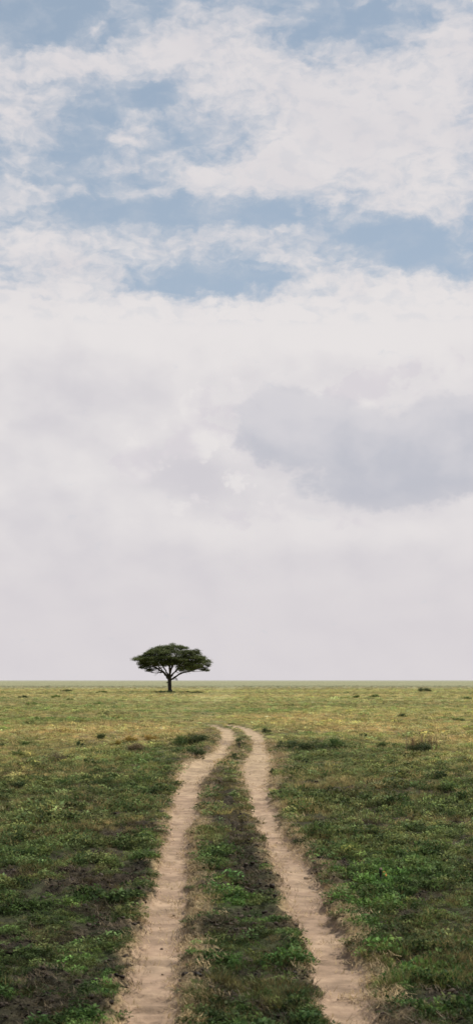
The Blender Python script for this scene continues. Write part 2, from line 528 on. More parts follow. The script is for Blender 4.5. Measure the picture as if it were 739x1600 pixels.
def clod(name, mat):
    import bmesh
    bm = bmesh.new(); bmesh.ops.create_icosphere(bm, subdivisions=2, radius=1)
    sx, sy, sz = random.uniform(.8, 1.3), random.uniform(.7, 1.2), random.uniform(.45, .75)
    ph = random.uniform(0, 9)
    for v in bm.verts:
        k = 1 + .22 * math.sin(4 * v.co.x + ph) + .18 * math.sin(5 * v.co.y + 2 * ph) + .15 * math.sin(6 * v.co.z - ph) + random.uniform(-.1, .1)
        v.co = (v.co.x * k * sx, v.co.y * k * sy, v.co.z * k * sz + .2)
    me = bpy.data.meshes.new(name); bm.to_mesh(me); bm.free()
    me.materials.append(mat)
    a = me.attributes.new('shade', 'FLOAT', 'POINT'); a.data.foreach_set('value', np.ones(len(me.vertices), np.float32))
    me.polygons.foreach_set('use_smooth', np.ones(len(me.polygons), bool))
    return bpy.data.objects.new(name, me)


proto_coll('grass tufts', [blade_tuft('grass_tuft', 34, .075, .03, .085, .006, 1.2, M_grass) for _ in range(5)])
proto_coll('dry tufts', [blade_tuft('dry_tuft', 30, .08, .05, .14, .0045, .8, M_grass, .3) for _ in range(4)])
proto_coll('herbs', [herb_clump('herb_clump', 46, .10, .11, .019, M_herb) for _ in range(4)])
proto_coll('straws', [litter('straw', 16, .12, .06, .0028, M_straw) for _ in range(4)])
proto_coll('clods', [clod('clod', M_straw) for _ in range(5)])


def scatter(name, coll, X, Y, scale, col, tilt=.12, sink=0.0, zs=None):
    n = len(X)
    Z = height(X, Y) - sink
    me = bpy.data.meshes.new(name)
    me.vertices.add(n); me.vertices.foreach_set('co', np.stack([X, Y, Z], 1).astype(np.float32).ravel())
    rot = np.stack([rng.normal(0, tilt, n), rng.normal(0, tilt, n), rng.uniform(0, 2 * PI, n)], 1)
    zs = np.ones(n) if zs is None else zs
    scl = np.stack([scale, scale, scale * zs], 1)
    for an, arr in (('rot', rot), ('scl', scl)):
        a = me.attributes.new(an, 'FLOAT_VECTOR', 'POINT'); a.data.foreach_set('vector', arr.astype(np.float32).ravel())
    a = me.attributes.new('idx', 'INT', 'POINT'); a.data.foreach_set('value', rng.integers(0, 60, n).astype(np.int32))
    a = me.attributes.new('col', 'FLOAT_COLOR', 'POINT')
    a.data.foreach_set('color', np.concatenate([col, np.ones((n, 1))], 1).astype(np.float32).ravel())
    o = bpy.data.objects.new(name, me); C.objects.link(o)
    g = bpy.data.node_groups.new(name, 'GeometryNodeTree')
    g.interface.new_socket('Geometry', in_out='INPUT', socket_type='NodeSocketGeometry')
    g.interface.new_socket('Geometry', in_out='OUTPUT', socket_type='NodeSocketGeometry')
    N = g.nodes; L = g.links
    gi = N.new('NodeGroupInput'); go = N.new('NodeGroupOutput')
    ci = N.new('GeometryNodeCollectionInfo'); ci.inputs['Collection'].default_value = protos[coll]
    ci.inputs['Separate Children'].default_value = True; ci.inputs['Reset Children'].default_value = True
    ip = N.new('GeometryNodeInstanceOnPoints'); ip.inputs['Pick Instance'].default_value = True

    def na(nm, typ):
        q = N.new('GeometryNodeInputNamedAttribute'); q.data_type = typ; q.inputs['Name'].default_value = nm
        return [s for s in q.outputs if s.enabled and s.name == 'Attribute'][0]
    L.new(gi.outputs[0], ip.inputs['Points']); L.new(ci.outputs[0], ip.inputs['Instance'])
    L.new(na('idx', 'INT'), ip.inputs['Instance Index'])
    er = N.new('FunctionNodeEulerToRotation'); L.new(na('rot', 'FLOAT_VECTOR'), er.inputs[0])
    L.new(er.outputs[0], ip.inputs['Rotation']); L.new(na('scl', 'FLOAT_VECTOR'), ip.inputs['Scale'])
    L.new(ip.outputs[0], go.inputs[0])
    md = o.modifiers.new('scatter', 'NODES'); md.node_group = g
    return o


def band_points(d0, d1, dens, xk=.205, xm=2.5):
    hw = d1 * xk + xm
    n = int(dens * (d1 - d0) * 2 * hw)
    Y = rng.uniform(d0, d1, n); X = rng.uniform(-hw, hw, n)
    k = np.abs(X) < Y * xk + xm
    return X[k], Y[k]


XS, YS, BS = [], [], []
for d0, d1, dens, s in ((8.5, 16, 520, .66), (16, 26, 250, .85), (26, 42, 95, 1.2), (42, 62, 40, 1.7), (62, 100, 17, 2.1), (100, 180, 5.5, 2.6), (180, 420, 1.5, 3.2), (420, 800, .4, 3.4)):
    x, y = band_points(d0, d1, dens)
    XS.append(x); YS.append(y); BS.append(np.full(len(x), s))
X = np.concatenate(XS); Y = np.concatenate(YS); S0 = np.concatenate(BS)
d = np.hypot(X, Y)
dirt, e, uL, uR, wL, wR = tracks(X, Y)
soil = soil_patch(X, Y, uL, uR)
cov = cover_colour(X, Y)
n = len(X)
R = rng.random(n)
clump = fbm(X, Y, .55, 71, 3)
tall = fbm(X, Y, 3.2, 72, 3)
side = np.where(np.abs(uL) < np.abs(uR), uL, uR)
vw = np.where(side > 0, .62, .30) * (1 - .5 * sstep(24, 45, d))
keep = (dirt < .25) & (R > soil * .48 * (1 - sstep(50, 80, d))) & (R > np.exp(-(np.maximum(e - 1, 0) / vw) ** 2) * .9 * (1 - sstep(40, 70, d)) * sstep(.30, .5, fbm(X, Y, .7, 76, 3) + .1))
# the plants are sparser in the hollows between clumps
keep &= rng.random(n) > sstep(330, 780, d)
keep &= rng.random(n) < np.clip(.60 + 4.2 * (clump - .43), .22, 1) + sstep(60, 100, d)
pick = rng.random(n)
herb_w = np.clip(.46 + .14 * (1 - sstep(20, 40, d)) + 1.6 * (fbm(X, Y, 1.9, 73, 3) - .5), .04, .75) * (1 - sstep(25, 60, d) * .6) * (1 - sstep(150, 300, d) * .6)
dry_w = np.clip(.20 + 1.8 * (fbm(X, Y, 2.6, 74, 3) - .48), .03, .6) + sstep(40, 70, d) * .25
T = np.where((soil > .5) & (pick < .45), 1, np.where(pick < herb_w, 2, np.where(pick < herb_w + dry_w, 1, 0)))
jit = rng.lognormal(0, .38, n)[:, None]
fine = fbm(X, Y, .45, 78, 3); fine2 = fbm(X, Y, .32, 79, 3)
cov = mixc(cov, P['olive'] * .62, sstep(.50, .62, fine) * .75 * (1 - sstep(40, 80, d)))
cov = mixc(cov, P['dark'] * .8, sstep(.52, .64, fine2) * .8 * (1 - sstep(30, 70, d)))
hue = rng.normal(0, .1, n)[:, None] * np.array((1, .2, -.6))
size = S0 * np.clip(rng.lognormal(0, .28, n), .5, 1.9) * (.62 + 1.25 * np.clip(clump - .25, 0, .8))
for t, nm, coll, lab in ((0, 'green_grass', 'grass tufts', 'short green and olive grass covering the plain'),
                         (1, 'dry_grass', 'dry tufts', 'dry brown and tan grass standing among the green'),
                         (2, 'ground_herbs', 'herbs', 'small dark green leafy herbs spread through the grass')):
    k = keep & (T == t)
    c = cov[k] * (jit[k] * (1 + hue[k]))
    if t == 1:
        c = mixc(c, P['tan'] * .85 * jit[k], .25 + .45 * rng.random(k.sum()))
        c = c * ((1 - .35 * (1 - sstep(14, 40, d[k]))) * (1 - .6 * soil[k]))[:, None]
    if t == 2:
        c = mixc(c, P['dark'] * jit[k], (.15 + .45 * rng.random(k.sum())) * (1 - .5 * sstep(40, 90, d[k]))) * np.array((.9, 1.05, .9))
    c = c * (1 - .45 * soil[k] * (1 - sstep(30, 60, d[k])))[:, None]
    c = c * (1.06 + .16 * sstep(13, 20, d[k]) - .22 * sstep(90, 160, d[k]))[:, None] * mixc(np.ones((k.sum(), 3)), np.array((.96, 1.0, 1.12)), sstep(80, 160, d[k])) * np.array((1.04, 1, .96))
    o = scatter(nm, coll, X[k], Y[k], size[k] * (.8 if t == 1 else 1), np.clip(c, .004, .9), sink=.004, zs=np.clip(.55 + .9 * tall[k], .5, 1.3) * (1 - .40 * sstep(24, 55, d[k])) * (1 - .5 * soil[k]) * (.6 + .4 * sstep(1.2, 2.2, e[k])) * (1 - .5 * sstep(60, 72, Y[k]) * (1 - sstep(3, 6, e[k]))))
    tag(o, lab, 'grass' if t < 2 else 'herbs', kind='stuff')

# straw on the verges and a little on the ruts, clods of earth in the bare patches
x, y = band_points(9, 26, 150, .16, 0); x2, y2 = band_points(26, 62, 40, .12, 0)
x = np.concatenate([x, x2]); y = np.concatenate([y, y2])
dirt, e, uL, uR, wL, wR = tracks(x, y)
side = np.where(np.abs(uL) < np.abs(uR), uL, uR)
pv = np.exp(-((e - np.where(side > 0, 1.3, 1.1)) / np.where(side > 0, .5, .28)) ** 2) * np.where(side > 0, 1.0, .65) + .07 * dirt * (fbm(x, y, .8, 77, 3) > .5)
so = soil_patch(x, y, uL, uR) * (1 - dirt)
pv = np.maximum(pv, so * .16)
k = rng.random(len(x)) < pv
c = P['straw'] * rng.lognormal(0, .25, k.sum())[:, None] * np.array((1, 1, .95))
c = mixc(c, np.array((.11, .082, .052)) * rng.lognormal(0, .5, k.sum())[:, None], sstep(.2, .6, so[k]) * .92)
o = scatter('straw_litter', 'straws', x[k], y[k], rng.uniform(.7, 1.4, k.sum()) * (1 + sstep(20, 60, y[k]) * .8), np.clip(c, 0, .8), tilt=.15, sink=-.002)
tag(o, 'broken pale straw lying along the edges of the wheel ruts', 'straw', kind='stuff')

x, y = band_points(9, 24, 130, .19, 1); x2, y2 = band_points(24, 60, 22, .17, 0)
x = np.concatenate([x, x2]); y = np.concatenate([y, y2])
dirt, e, uL, uR, wL, wR = tracks(x, y); so = soil_patch(x, y, uL, uR)
k = rng.random(len(x)) < so * (1 - dirt) * .95 + dirt * .07
on = dirt[k] > .5
c = np.where(on[:, None], np.array((.33, .24, .16)), np.array((.050, .036, .026))) * rng.lognormal(0, .45, k.sum())[:, None]
s = rng.lognormal(math.log(.013), .55, k.sum()) * np.where(on, .6, 1.3) * (1 + .6 * sstep(20, 60, y[k]))
o = scatter('earth_clods', 'clods', x[k], y[k], np.clip(s * .8, .004, .035), np.clip(c, 0, .8), tilt=.3)
tag(o, 'crumbled lumps of earth in the bare patches and ruts', 'earth clods', kind='stuff')

# ------------------------------------------------------------------ acacia tree
tx, ty = ground_pt(264, 1081)
tz = float(height(np.array([tx]), np.array([ty]))[0])
tree = empty('acacia_tree', (tx + .25, ty, tz))
tag(tree, 'lone umbrella shaped acacia with wide dark crown standing on the plain before the horizon', 'tree')
M_bark = bark_material('acacia_bark', (.020, .016, .013), (.055, .044, .034), 5)
M_leaf = leaf_material('acacia_leaf', .38, base=(.075, .098, .036), rough=.6)
K = 0.1486 / 4.62


def tp(zx, zy, y=0.0):
    return np.array(((zx - 343) * K, y, (415 - zy) * K))


mb = MB()
fork = tp(341, 318)
mb.tube([tp(346, 418), tp(345, 412), tp(343, 395), tp(342, 370), tp(341, 345), tp(341, 322)], [.66, .52, .43, .41, .42, .47], 14, rough=.18)
for an in (0.4, 1.7, 2.9, 4.2, 5.4):       # root flare
    mb.tube([tp(344, 405) + np.array((math.cos(an) * .25, math.sin(an) * .25, 0)), tp(344, 418) + np.array((math.cos(an) * .85, math.sin(an) * .85, -.05))], [.26, .10], 8, rough=.2)
trunk = mb.build('trunk', M_bark, tree, smooth=True)


def curve(pts, n=14, wob=.12):
    pts = np.array(pts); out = []
    t = np.linspace(0, len(pts) - 1, n)
    for v in t:
        i = min(int(v), len(pts) - 2); f = v - i
        p0 = pts[max(i - 1, 0)]; p1 = pts[i]; p2 = pts[i + 1]; p3 = pts[min(i + 2, len(pts) - 1)]
        q = .5 * ((2 * p1) + (-p0 + p2) * f + (2 * p0 - 5 * p1 + 4 * p2 - p3) * f * f + (-p0 + 3 * p1 - 3 * p2 + p3) * f ** 3)
        out.append(q)
    out = np.array(out)
    out[1:-1] += rng.normal(0, wob, (n - 2, 3))
    return out


limbs = [
    ([tp(338, 330), tp(318, 300, -.2), tp(290, 272, -.6), tp(245, 240, -1.0), tp(190, 205, -1.4), tp(125, 175, -1.2)], .27),
    ([tp(339, 325), tp(325, 285, .5), tp(300, 245, 1.4), tp(260, 190, 2.6), tp(215, 150, 3.6)], .24),
    ([tp(341, 322), tp(345, 270, .1), tp(338, 220, -.3), tp(318, 160, -.8), tp(285, 115, -1.3)], .30),
    ([tp(342, 322), tp(350, 260, .3), tp(368, 200, .9), tp(392, 145, 1.2), tp(405, 100, 1.2)], .27),
    ([tp(344, 325), tp(362, 290, -.4), tp(395, 250, -1.2), tp(440, 195, -2.2), tp(510, 140, -2.8)], .22),
    ([tp(344, 330), tp(372, 312, .1), tp(420, 285, .3), tp(490, 264, .5), tp(560, 245, .4), tp(630, 225, .2)], .25),
    ([tp(342, 320), tp(345, 265, -1.6), tp(340, 215, -3.4), tp(350, 165, -5.2), tp(345, 140, -6.8)], .22),
    ([tp(342, 320), tp(350, 262, 1.7), tp(362, 212, 3.6), tp(370, 165, 5.4), tp(380, 140, 7.0)], .22),
    ([tp(344, 322), tp(375, 275, 1.5), tp(430, 230, 3.2), tp(495, 195, 4.6)], .2),
    ([tp(339, 325), tp(310, 280, -1.6), tp(265, 235, -3.4), tp(215, 190, -4.6)], .2),
]
limb_pts = []
for pts, r in limbs:
    c = curve(pts, 16, .07)
    rad = [r * (1 - .82 * (i / 15)) for i in range(16)]
    b = MB(); b.tube(c, rad, 9, rough=.12)
    b.build('limb', M_bark, tree, smooth=True)
    limb_pts += [(p, rr) for p, rr in zip(c[4:], rad[4:])]


def ztop(x):
    return np.interp(x, [-8.4, -7.6, -6.2, -4.1, -2, 0, 1.5, 3.4, 4.6, 6.5, 8.2, 9.2, 10.1],
                     [7.3, 8.0, 9.0, 10.0, 10.7, 11.0, 10.9, 10.5, 10.0, 9.4, 8.1, 7.1, 6.0])


def zbot(x):
    return np.interp(x, [-8.4, -6, -4.2, -2, 0, 2, 4, 6, 8.5, 10.1], [7.0, 4.9, 4.8, 5.6, 6.6, 5.8, 5.3, 5.1, 4.6, 5.6])


pads = []
# pads that make the outline seen in the photograph
for zx, zy, yy, rx, th in ((128, 168, 0, .85, .42), (138, 188, .3, .9, .5), (155, 232, .2, 1.0, .6), (185, 240, -.6, 1.2, .6), (190, 190, .8, 1.4, .7), (146, 205, -.6, 1.0, .5), (178, 258, -.4, 1.0, .5), (205, 262, .8, .8, .4), (185, 150, .3, 1.2, .55),
                           (232, 122, -.2, 1.5, .6), (290, 98, .2, 1.7, .6), (365, 88, 0, 2.0, .6), (430, 98, -.3, 1.5, .5), (485, 130, .4, 1.5, .55),
                           (530, 118, 0, .95, .36), (575, 172, .2, 1.1, .5), (612, 190, -.3, .85, .4), (622, 228, 0, .95, .42), (600, 258, .3, .9, .42),
                           (560, 240, -.5, 1.2, .5), (505, 250, .4, 1.0, .42), (450, 255, -.4, .9, .4), (535, 195, 0, 1.4, .6), (255, 245, -.3, .9, .4),
                           (215, 215, .4, 1.2, .6), (160, 215, .5, .9, .5), (410, 235, .5, .8, .4), (300, 228, .2, .7, .35)):
    pads.append((tp(zx, zy, yy), rx, th))
tries = 0
while len(pads) < 118 and tries < 6000:
    tries += 1
    x = random.uniform(-8, 9.8); y = random.uniform(-8.2, 8.2)
    xe = x / (8.4 if x < 0 else 10.1)
    rho = math.hypot(xe, y / 8.4)
    if rho > .88: continue
    xs = rho * (-8.4 if x < 0 else 10.1)           # profile of that radius on this side
    lay = random.random()
    zt, zb = float(ztop(xs)), float(zbot(xs))
    if lay < .6: z = zt - random.uniform(.35, .8)
    else: z = zb + (zt - zb) * random.uniform(.15, .75)
    p = np.array((x, y, z)); r = random.uniform(.95, 1.7)
    if any(np.linalg.norm((p - q) * np.array((1, 1, 1.6))) < .55 * (r + rq) for q, rq, _ in pads): continue
    pads.append((p, r, random.uniform(.35, .6)))
# twigs from the limbs to the pads
b = MB()
LP = np.array([p for p, _ in limb_pts])
for p, r, th in pads:
    low = p - np.array((0, 0, th * .6))
    dd = np.linalg.norm((LP - low) * np.array((1, 1, 1.0)), axis=1) + np.where(LP[:, 2] > low[2], 3, 0)
    i = int(dd.argmin()); q, rq = limb_pts[i]
    mid = (q + low) / 2 + np.array((0, 0, -.12 * dd[i] * .5))
    c = curve([q, mid, low], 7, .05)
    r0 = min(rq * .6, .11)
    b.tube(c, [r0 * (1 - .75 * k / 6) for k in range(7)], 6)
    for k in range(5):
        an = random.uniform(0, 2 * PI); e2 = low + np.array((math.cos(an) * r * .8, math.sin(an) * r * .8, random.uniform(-.1, .5)))
        b.tube(curve([low, (low + e2) / 2 + np.array((0, 0, -.1)), e2], 4, .03), [.035, .03, .02, .01], 4)
for zx, zy in ((375, 322), (388, 330), (395, 318), (322, 350), (326, 358), (270, 290), (225, 296), (232, 302), (470, 288), (492, 285)):   # small dead twigs under the crown
    s0 = tp(343 if 300 < zx < 400 else (zx + 343) / 2, 322 if 300 < zx < 400 else zy - 40)
    b.tube(curve([s0, (s0 + tp(zx, zy)) / 2 + np.array((0, .1, .1)), tp(zx, zy, .2)], 6, .05), [.05, .04, .035, .03, .02, .015], 5)
b.build('twigs', M_bark, tree, smooth=True)
cr = MB()
for p, r, th in pads:
    nl = int(620 * r * r)
    # clusters inside a pad leave gaps between sprays
    nc = max(6, int(9 * r * r))
    a = rng.uniform(0, 2 * PI, nc); rr = r * np.sqrt(rng.random(nc))
    cc = np.stack([rr * np.cos(a), rr * np.sin(a), (1 - (rr / r) ** 2) * th * rng.uniform(-.7, 1.25, nc)], 1)
    w = rng.integers(0, nc, nl)
    Q = p + cc[w] + rng.normal(0, 1, (nl, 3)) * np.array((.27, .27, .13)) * (.7 + .3 * r)
    U, W = rand_frames(nl, .62)
    s = rng.uniform(.07, .17, nl)[:, None]
    cr.leaves(Q, U * s, W * s * .42, rng.uniform(.7, 1.4, nl) * rng.uniform(.8, 1.25))
for zx, zy in ((323, 346), (326, 355), (384, 322), (392, 326)):
    nl = 40
    Q = tp(zx, zy) + rng.normal(0, 1, (nl, 3)) * .16
    U, W = rand_frames(nl, .3); s = rng.uniform(.06, .13, nl)[:, None]
    cr.leaves(Q, U * s, W * s * .42, rng.uniform(.7, 1.3, nl))
cr.build('crown', M_leaf, tree)

# ------------------------------------------------------------------------ shrubs
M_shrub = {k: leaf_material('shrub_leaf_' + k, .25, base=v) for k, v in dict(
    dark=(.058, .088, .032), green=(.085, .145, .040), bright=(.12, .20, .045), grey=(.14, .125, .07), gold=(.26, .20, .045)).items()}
M_stem = bark_material('shrub_stem', (.05, .04, .03), (.12, .095, .065), 30)
M_reed = leaf_material('reed_stalk', .3, base=(.32, .24, .14))


def shrub(px, py, wpx, hpx, kind, label, name='low_shrub', group='low shrubs on the plain', cat='shrub', reeds=0):
    x, y = ground_pt(px, py); z = float(height(np.array([x]), np.array([y]))[0])
    k = y / F
    w = wpx * k / 2; h = hpx * k * 1.12
    root = empty(name, (x, y, z)); tag(root, label, cat, group)
    dep = min(max(w * .8, h), 1.6 * w + .5)
    nb = max(4, int(5 + 5 * w / max(h, .05)))
    fo = MB(); st = MB()
    leaf = max(.022, .55 * k)
    for q in range(nb):
        a = random.uniform(0, 2 * PI); rr = math.sqrt(random.random()) * .92
        cx, cy = rr * math.cos(a) * w, rr * math.sin(a) * dep
        hh = h * (1 - .5 * rr * rr) * random.uniform(.55, 1.0)
        R0 = min(w, h * 1.1) * random.uniform(.24, .52)
        tip = np.array((cx, cy, max(hh - R0 * .5, R0 * .4)))
        st.tube([np.array((cx * .08, cy * .08, -.03)), np.array((cx * .8, cy * .8, tip[2] * .55)), tip], [max(.006, .03 * h), max(.005, .02 * h), .003], 5)
        nl = int(min(520, 30 + 3.2 * (R0 / leaf) ** 2))
        dv = rng.normal(0, 1, (nl, 3)); dv /= np.linalg.norm(dv, axis=1)[:, None]
        Q = tip + dv * (rng.random(nl) ** .5 * rng.uniform(.7, 1.5, nl))[:, None] * R0 * np.array((1.15, 1.15, .85))
        Q[:, 2] = np.maximum(Q[:, 2], .01)
        U, W = rand_frames(nl, .35)
        s = leaf * rng.uniform(.6, 1.35, nl)[:, None]
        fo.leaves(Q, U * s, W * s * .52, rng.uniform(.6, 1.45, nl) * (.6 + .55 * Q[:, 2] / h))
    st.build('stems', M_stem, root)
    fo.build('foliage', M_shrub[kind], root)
    if reeds:
        rd = MB()
        for q in range(reeds):
            a = random.uniform(0, 2 * PI); rr = math.sqrt(random.random())
            b0 = np.array((rr * math.cos(a) * w * 1.05, rr * math.sin(a) * dep * .8 + .3, 0))
            hh = h * random.uniform(1.0, 1.75); ln = rng.normal(0, .16, 2) * hh
            rd.tube([b0, b0 + np.array((ln[0] * .4, ln[1] * .4, hh * .6)), b0 + np.array((ln[0], ln[1], hh))], [.012, .009, .004], 4, shade=random.uniform(.7, 1.3))
        rd.build('dry_stalks', M_reed, root)
    return root


B = 'shrubs beside the wheel ruts'
shrub(312, 1166, 54, 19, 'dark', 'largest dark shrub on the left bank at the bend of the ruts', group=B)
shrub(282, 1166, 36, 17, 'green', 'mid green shrub just left of the largest dark shrub at the bend', group=B)
shrub(302, 1187, 40, 11, 'dark', 'low dark shrub on the bank edge below the largest shrub at the bend', group=B)
shrub(375, 1172, 18, 18, 'dark', 'narrow dark shrub on the hump between the two ruts at the bend', group=B)
shrub(364, 1190, 17, 10, 'dark', 'low dark clump on the hump between the ruts, nearer than the narrow shrub', group=B)
shrub(452, 1171, 46, 15, 'dark', 'dark leafy shrub closest to the right rut in the long dark bank', group=B)
shrub(488, 1173, 40, 17, 'dark', 'dark shrub in the middle of the long bank right of the bend', group=B)
shrub(522, 1170, 36, 17, 'green', 'greener shrub at the right end of the long bank beyond the bend', group=B)
shrub(425, 1212, 15, 12, 'dark', 'small dark shrub hard against the right edge of the right rut', group=B)
shrub(416, 1147, 16, 9, 'dark', 'small dark shrub on the right side of the far right rut', group=B)
shrub(660, 1175, 52, 16, 'dark', 'spreading green shrub with tall pale dry stalks rising behind it on the right', reeds=46)
shrub(607, 1168, 34, 10, 'green', 'mid green shrub between the dark bank and the shrub with dry stalks')
shrub(567, 1153, 12, 8, 'dark', 'small dark bushy clump beyond the right end of the dark bank')
shrub(686, 1221, 44, 12, 'dark', 'wide dark low shrub in the grass nearest the right edge of view')
shrub(610, 1228, 22, 9, 'dark', 'dull dark low shrub left of the wide one at the right edge')
shrub(661, 1081, 26, 6, 'dark', 'broad dark bush far off on the right close to the horizon')
shrub(628, 1122, 16, 6, 'dark', 'dark twin topped clump in the middle distance right of the bend')
shrub(585, 1090, 15, 5, 'green', 'pale green distant bush left of the broad dark bush near the horizon')
shrub(557, 1091, 13, 5, 'green', 'distant green bush, the farther left of two pale bushes on the right')
shrub(716, 1127, 24, 6, 'green', 'mid green flat shrub in the middle distance at the right edge')
shrub(729, 1093, 17, 4, 'green', 'flat green distant shrub touching the right edge of the view')
shrub(125, 1168, 13, 10, 'dark', 'round dark green bush standing in yellow grass on the left')
shrub(159, 1158, 17, 9, 'dark', 'dark bush beside the yellow flowering herbs on the left')
shrub(37, 1166, 16, 10, 'green', 'bright sided green bush in the middle distance at far left')
shrub(3, 1168, 12, 8, 'dark', 'dark bush cut off by the left edge of the view')
shrub(84, 1192, 44, 15, 'grey', 'largest dull grey brown scrubby bush on the left')
shrub(60, 1196, 18, 7, 'grey', 'small grey brown bush touching the largest scrubby one')
shrub(215, 1177, 30, 12, 'grey', 'grey brown bush in the grass left of the bend')
shrub(27, 1185, 17, 11, 'green', 'thin green herb like bush with upright sprigs at far left')
shrub(150, 1200, 7, 9, 'dark', 'slender upright dark plant alone in the grass on the left')
shrub(33, 1229, 26, 9, 'dark', 'low dark bush nearest the left edge beside bare earth')
shrub(94, 1228, 30, 9, 'green', 'low green bush right of the bare earth patch on the left')
shrub(210, 1205, 32, 10, 'grey', 'ring shaped brownish scrub left of the left rut')
shrub(52, 1103, 30, 6, 'bright', 'bright green flat clump in the plain at far left')
shrub(90, 1091, 17, 5, 'bright', 'light green rounded clump left of the tree')
shrub(110, 1095, 11, 4, 'green', 'small dark green clump right of the light green rounded one')
shrub(38, 1091, 20, 4, 'dark', 'thin dark flat bush far off at left below the horizon')
shrub(155, 1101, 20, 4, 'bright', 'bright flat green clump nearest the tree on its left')
shrub(103, 1081, 22, 4, 'dark', 'long dark distant shrub left of the tree near the horizon')
shrub(160, 1083, 18, 4, 'green', 'faint green distant shrub just left of the tree')
shrub(10, 1114, 13, 4, 'dark', 'small dark bush in the plain at the left edge')
shrub(256, 1083, 40, 4, 'dark', 'dark low herbs added to deepen the shadow at the left foot of the tree')  # dark strip of herbs added to strengthen the cast shadow under the tree
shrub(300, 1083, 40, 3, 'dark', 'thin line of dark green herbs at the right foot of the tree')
for px, py, wp, lab in ((205, 1160, 24, 'yellow flowering herbs left of the grey brown bush near the bend'),
                        (238, 1157, 26, 'yellow flowering herbs in the dry grass nearest the bend'),
                        (183, 1166, 20, 'yellow green flowering herbs farthest left of the bend')):
    shrub(px, py, wp, 10, 'gold', lab, name='flowering_herb', group='yellow flowering herbs left of the bend', cat='herb')

# ------------------------------------------------- small dark stub and dead leaf
x, y = ground_pt(594, 1374); z = float(height(np.array([x]), np.array([y]))[0])
stub = empty('plant_stub', (x, y, z))
tag(stub, 'short black upright plant stub in the green grass right of the right rut', 'plant stub')
M_black = bark_material('charred_stem', (.006, .006, .005), (.02, .017, .014), 40)
M_pale = bark_material('pale_broken_wood', (.30, .22, .15), (.42, .31, .22), 60)
b = MB(); b.tube([(0, 0, -.03), (.001, 0, .05), (-.002, 0, .11), (.004, 0, .155)], [.017, .017, .019, .022], 9, rough=.15)
b.build('stem', M_black, stub)
b = MB(); b.tube([(.004, 0, .154), (.005, 0, .168), (.012, 0, .182)], [.021, .018, .006], 9, rough=.3)
b.build('broken_tip', M_pale, stub)
leafm = leaf_material('dead_leaf', .3, base=(.42, .22, .05))
V, Fc = [], []
for i in range(6):
    t = i / 5; wd = .028 * math.sin(PI * (t * .9 + .05)); cx = .03 + .065 * t; cz = .135 - .105 * t * t
    V += [(cx - wd * .5, -.02 - wd, cz), (cx, -.02, cz - .008), (cx + wd * .5, -.02 + wd, cz + .004)]
for i in range(5):
    for j in range(2):
        a = i * 3 + j; Fc.append((a, a + 1, a + 4, a + 3))
lf = mesh_obj('dead_leaf', np.array(V), Fc, leafm, uvcol={'shade': np.ones(len(V))})
lf.location = (x, y, z)
tag(lf, 'curled orange dead leaf hanging in the grass beside the black stub', 'leaf')

# -------------------------------------------------------------------- sky & sun
SUN_EL, SUN_AZ = math.radians(50), math.radians(50)      # azimuth clockwise from the view direction (+Y)
w = bpy.data.worlds.new('World'); bpy.context.scene.world = w; w.use_nodes = True
w.cycles.sampling_method = 'MANUAL'; w.cycles.sample_map_resolution = 256
t = NT(w.node_tree)
out = t.n('ShaderNodeOutputWorld'); bg = t.n('ShaderNodeBackground'); bg.inputs['Strength'].default_value = .1
t.link(bg.outputs[0], out.inputs['Surface'])
sky = t.n('ShaderNodeTexSky'); sky.sky_type = 'NISHITA'; sky.sun_disc = False
sky.sun_elevation = SUN_EL; sky.sun_rotation = SUN_AZ; sky.altitude = 1500; sky.air_density = 1.0; sky.dust_density = .6; sky.ozone_density = 1.2
tc = t.n('ShaderNodeTexCoord'); D = tc.outputs['Generated']
sx = t.n('ShaderNodeSeparateXYZ'); t.link(D, sx.inputs[0])
az = t.m('MULTIPLY', t.m('ARCTAN2', sx.outputs[0], sx.outputs[1]), 180 / PI)
el = t.m('MULTIPLY', t.m('ARCSINE', sx.outputs[2]), 180 / PI)


def sdir(px, py):
    a = math.atan((px - CX) / F); e_ = math.atan((HZ - py) / F * math.cos(a))
    return math.degrees(a), math.degrees(e_)


# domain warp so that the cloud outlines billow
cv = t.n('ShaderNodeCombineXYZ'); t.link(az, cv.inputs[0]); t.link(t.m('MULTIPLY', el, 1.7), cv.inputs[1])
wn = t.n('ShaderNodeTexNoise', noise_dimensions='2D'); t.link(cv.outputs[0], wn.inputs['Vector']); wn.inputs['Scale'].default_value = .45; wn.inputs['Detail'].default_value = 5
wn.inputs['Roughness'].default_value = .6
ws = t.n('ShaderNodeSeparateXYZ'); t.link(wn.outputs['Color'], ws.inputs[0])
waz = t.m('ADD', az, t.m('MULTIPLY', t.m('SUBTRACT', ws.outputs[0], .5), 2.3))
wel = t.m('ADD', el, t.m('MULTIPLY', t.m('SUBTRACT', ws.outputs[1], .5), 1.5))


def blob_sum(blobs, A, E):
    acc = None
    for px, py, rx, ry, rot, wt in blobs:
        a0, e0 = sdir(px, py)
        kx = rx * math.degrees(1 / F); ky = ry * math.degrees(1 / F)
        c, s = math.cos(math.radians(rot)), math.sin(math.radians(rot))
        # u = ((A-a0) c + (E-e0) s)/kx , v = (-(A-a0) s + (E-e0) c)/ky
        u = t.m('MULTIPLY_ADD', A, c / kx, t.m('MULTIPLY_ADD', E, s / kx, -(a0 * c + e0 * s) / kx))
        v = t.m('MULTIPLY_ADD', A, -s / ky, t.m('MULTIPLY_ADD', E, c / ky, (a0 * s - e0 * c) / ky))
        q = t.m('MULTIPLY_ADD', u, u, t.m('MULTIPLY', v, v))
        g = t.m('POWER', 2.71828, t.m('MULTIPLY', q, -1.0))
        acc = t.m('MULTIPLY', g, wt) if acc is None else t.m('MULTIPLY_ADD', g, wt, acc)
    return acc


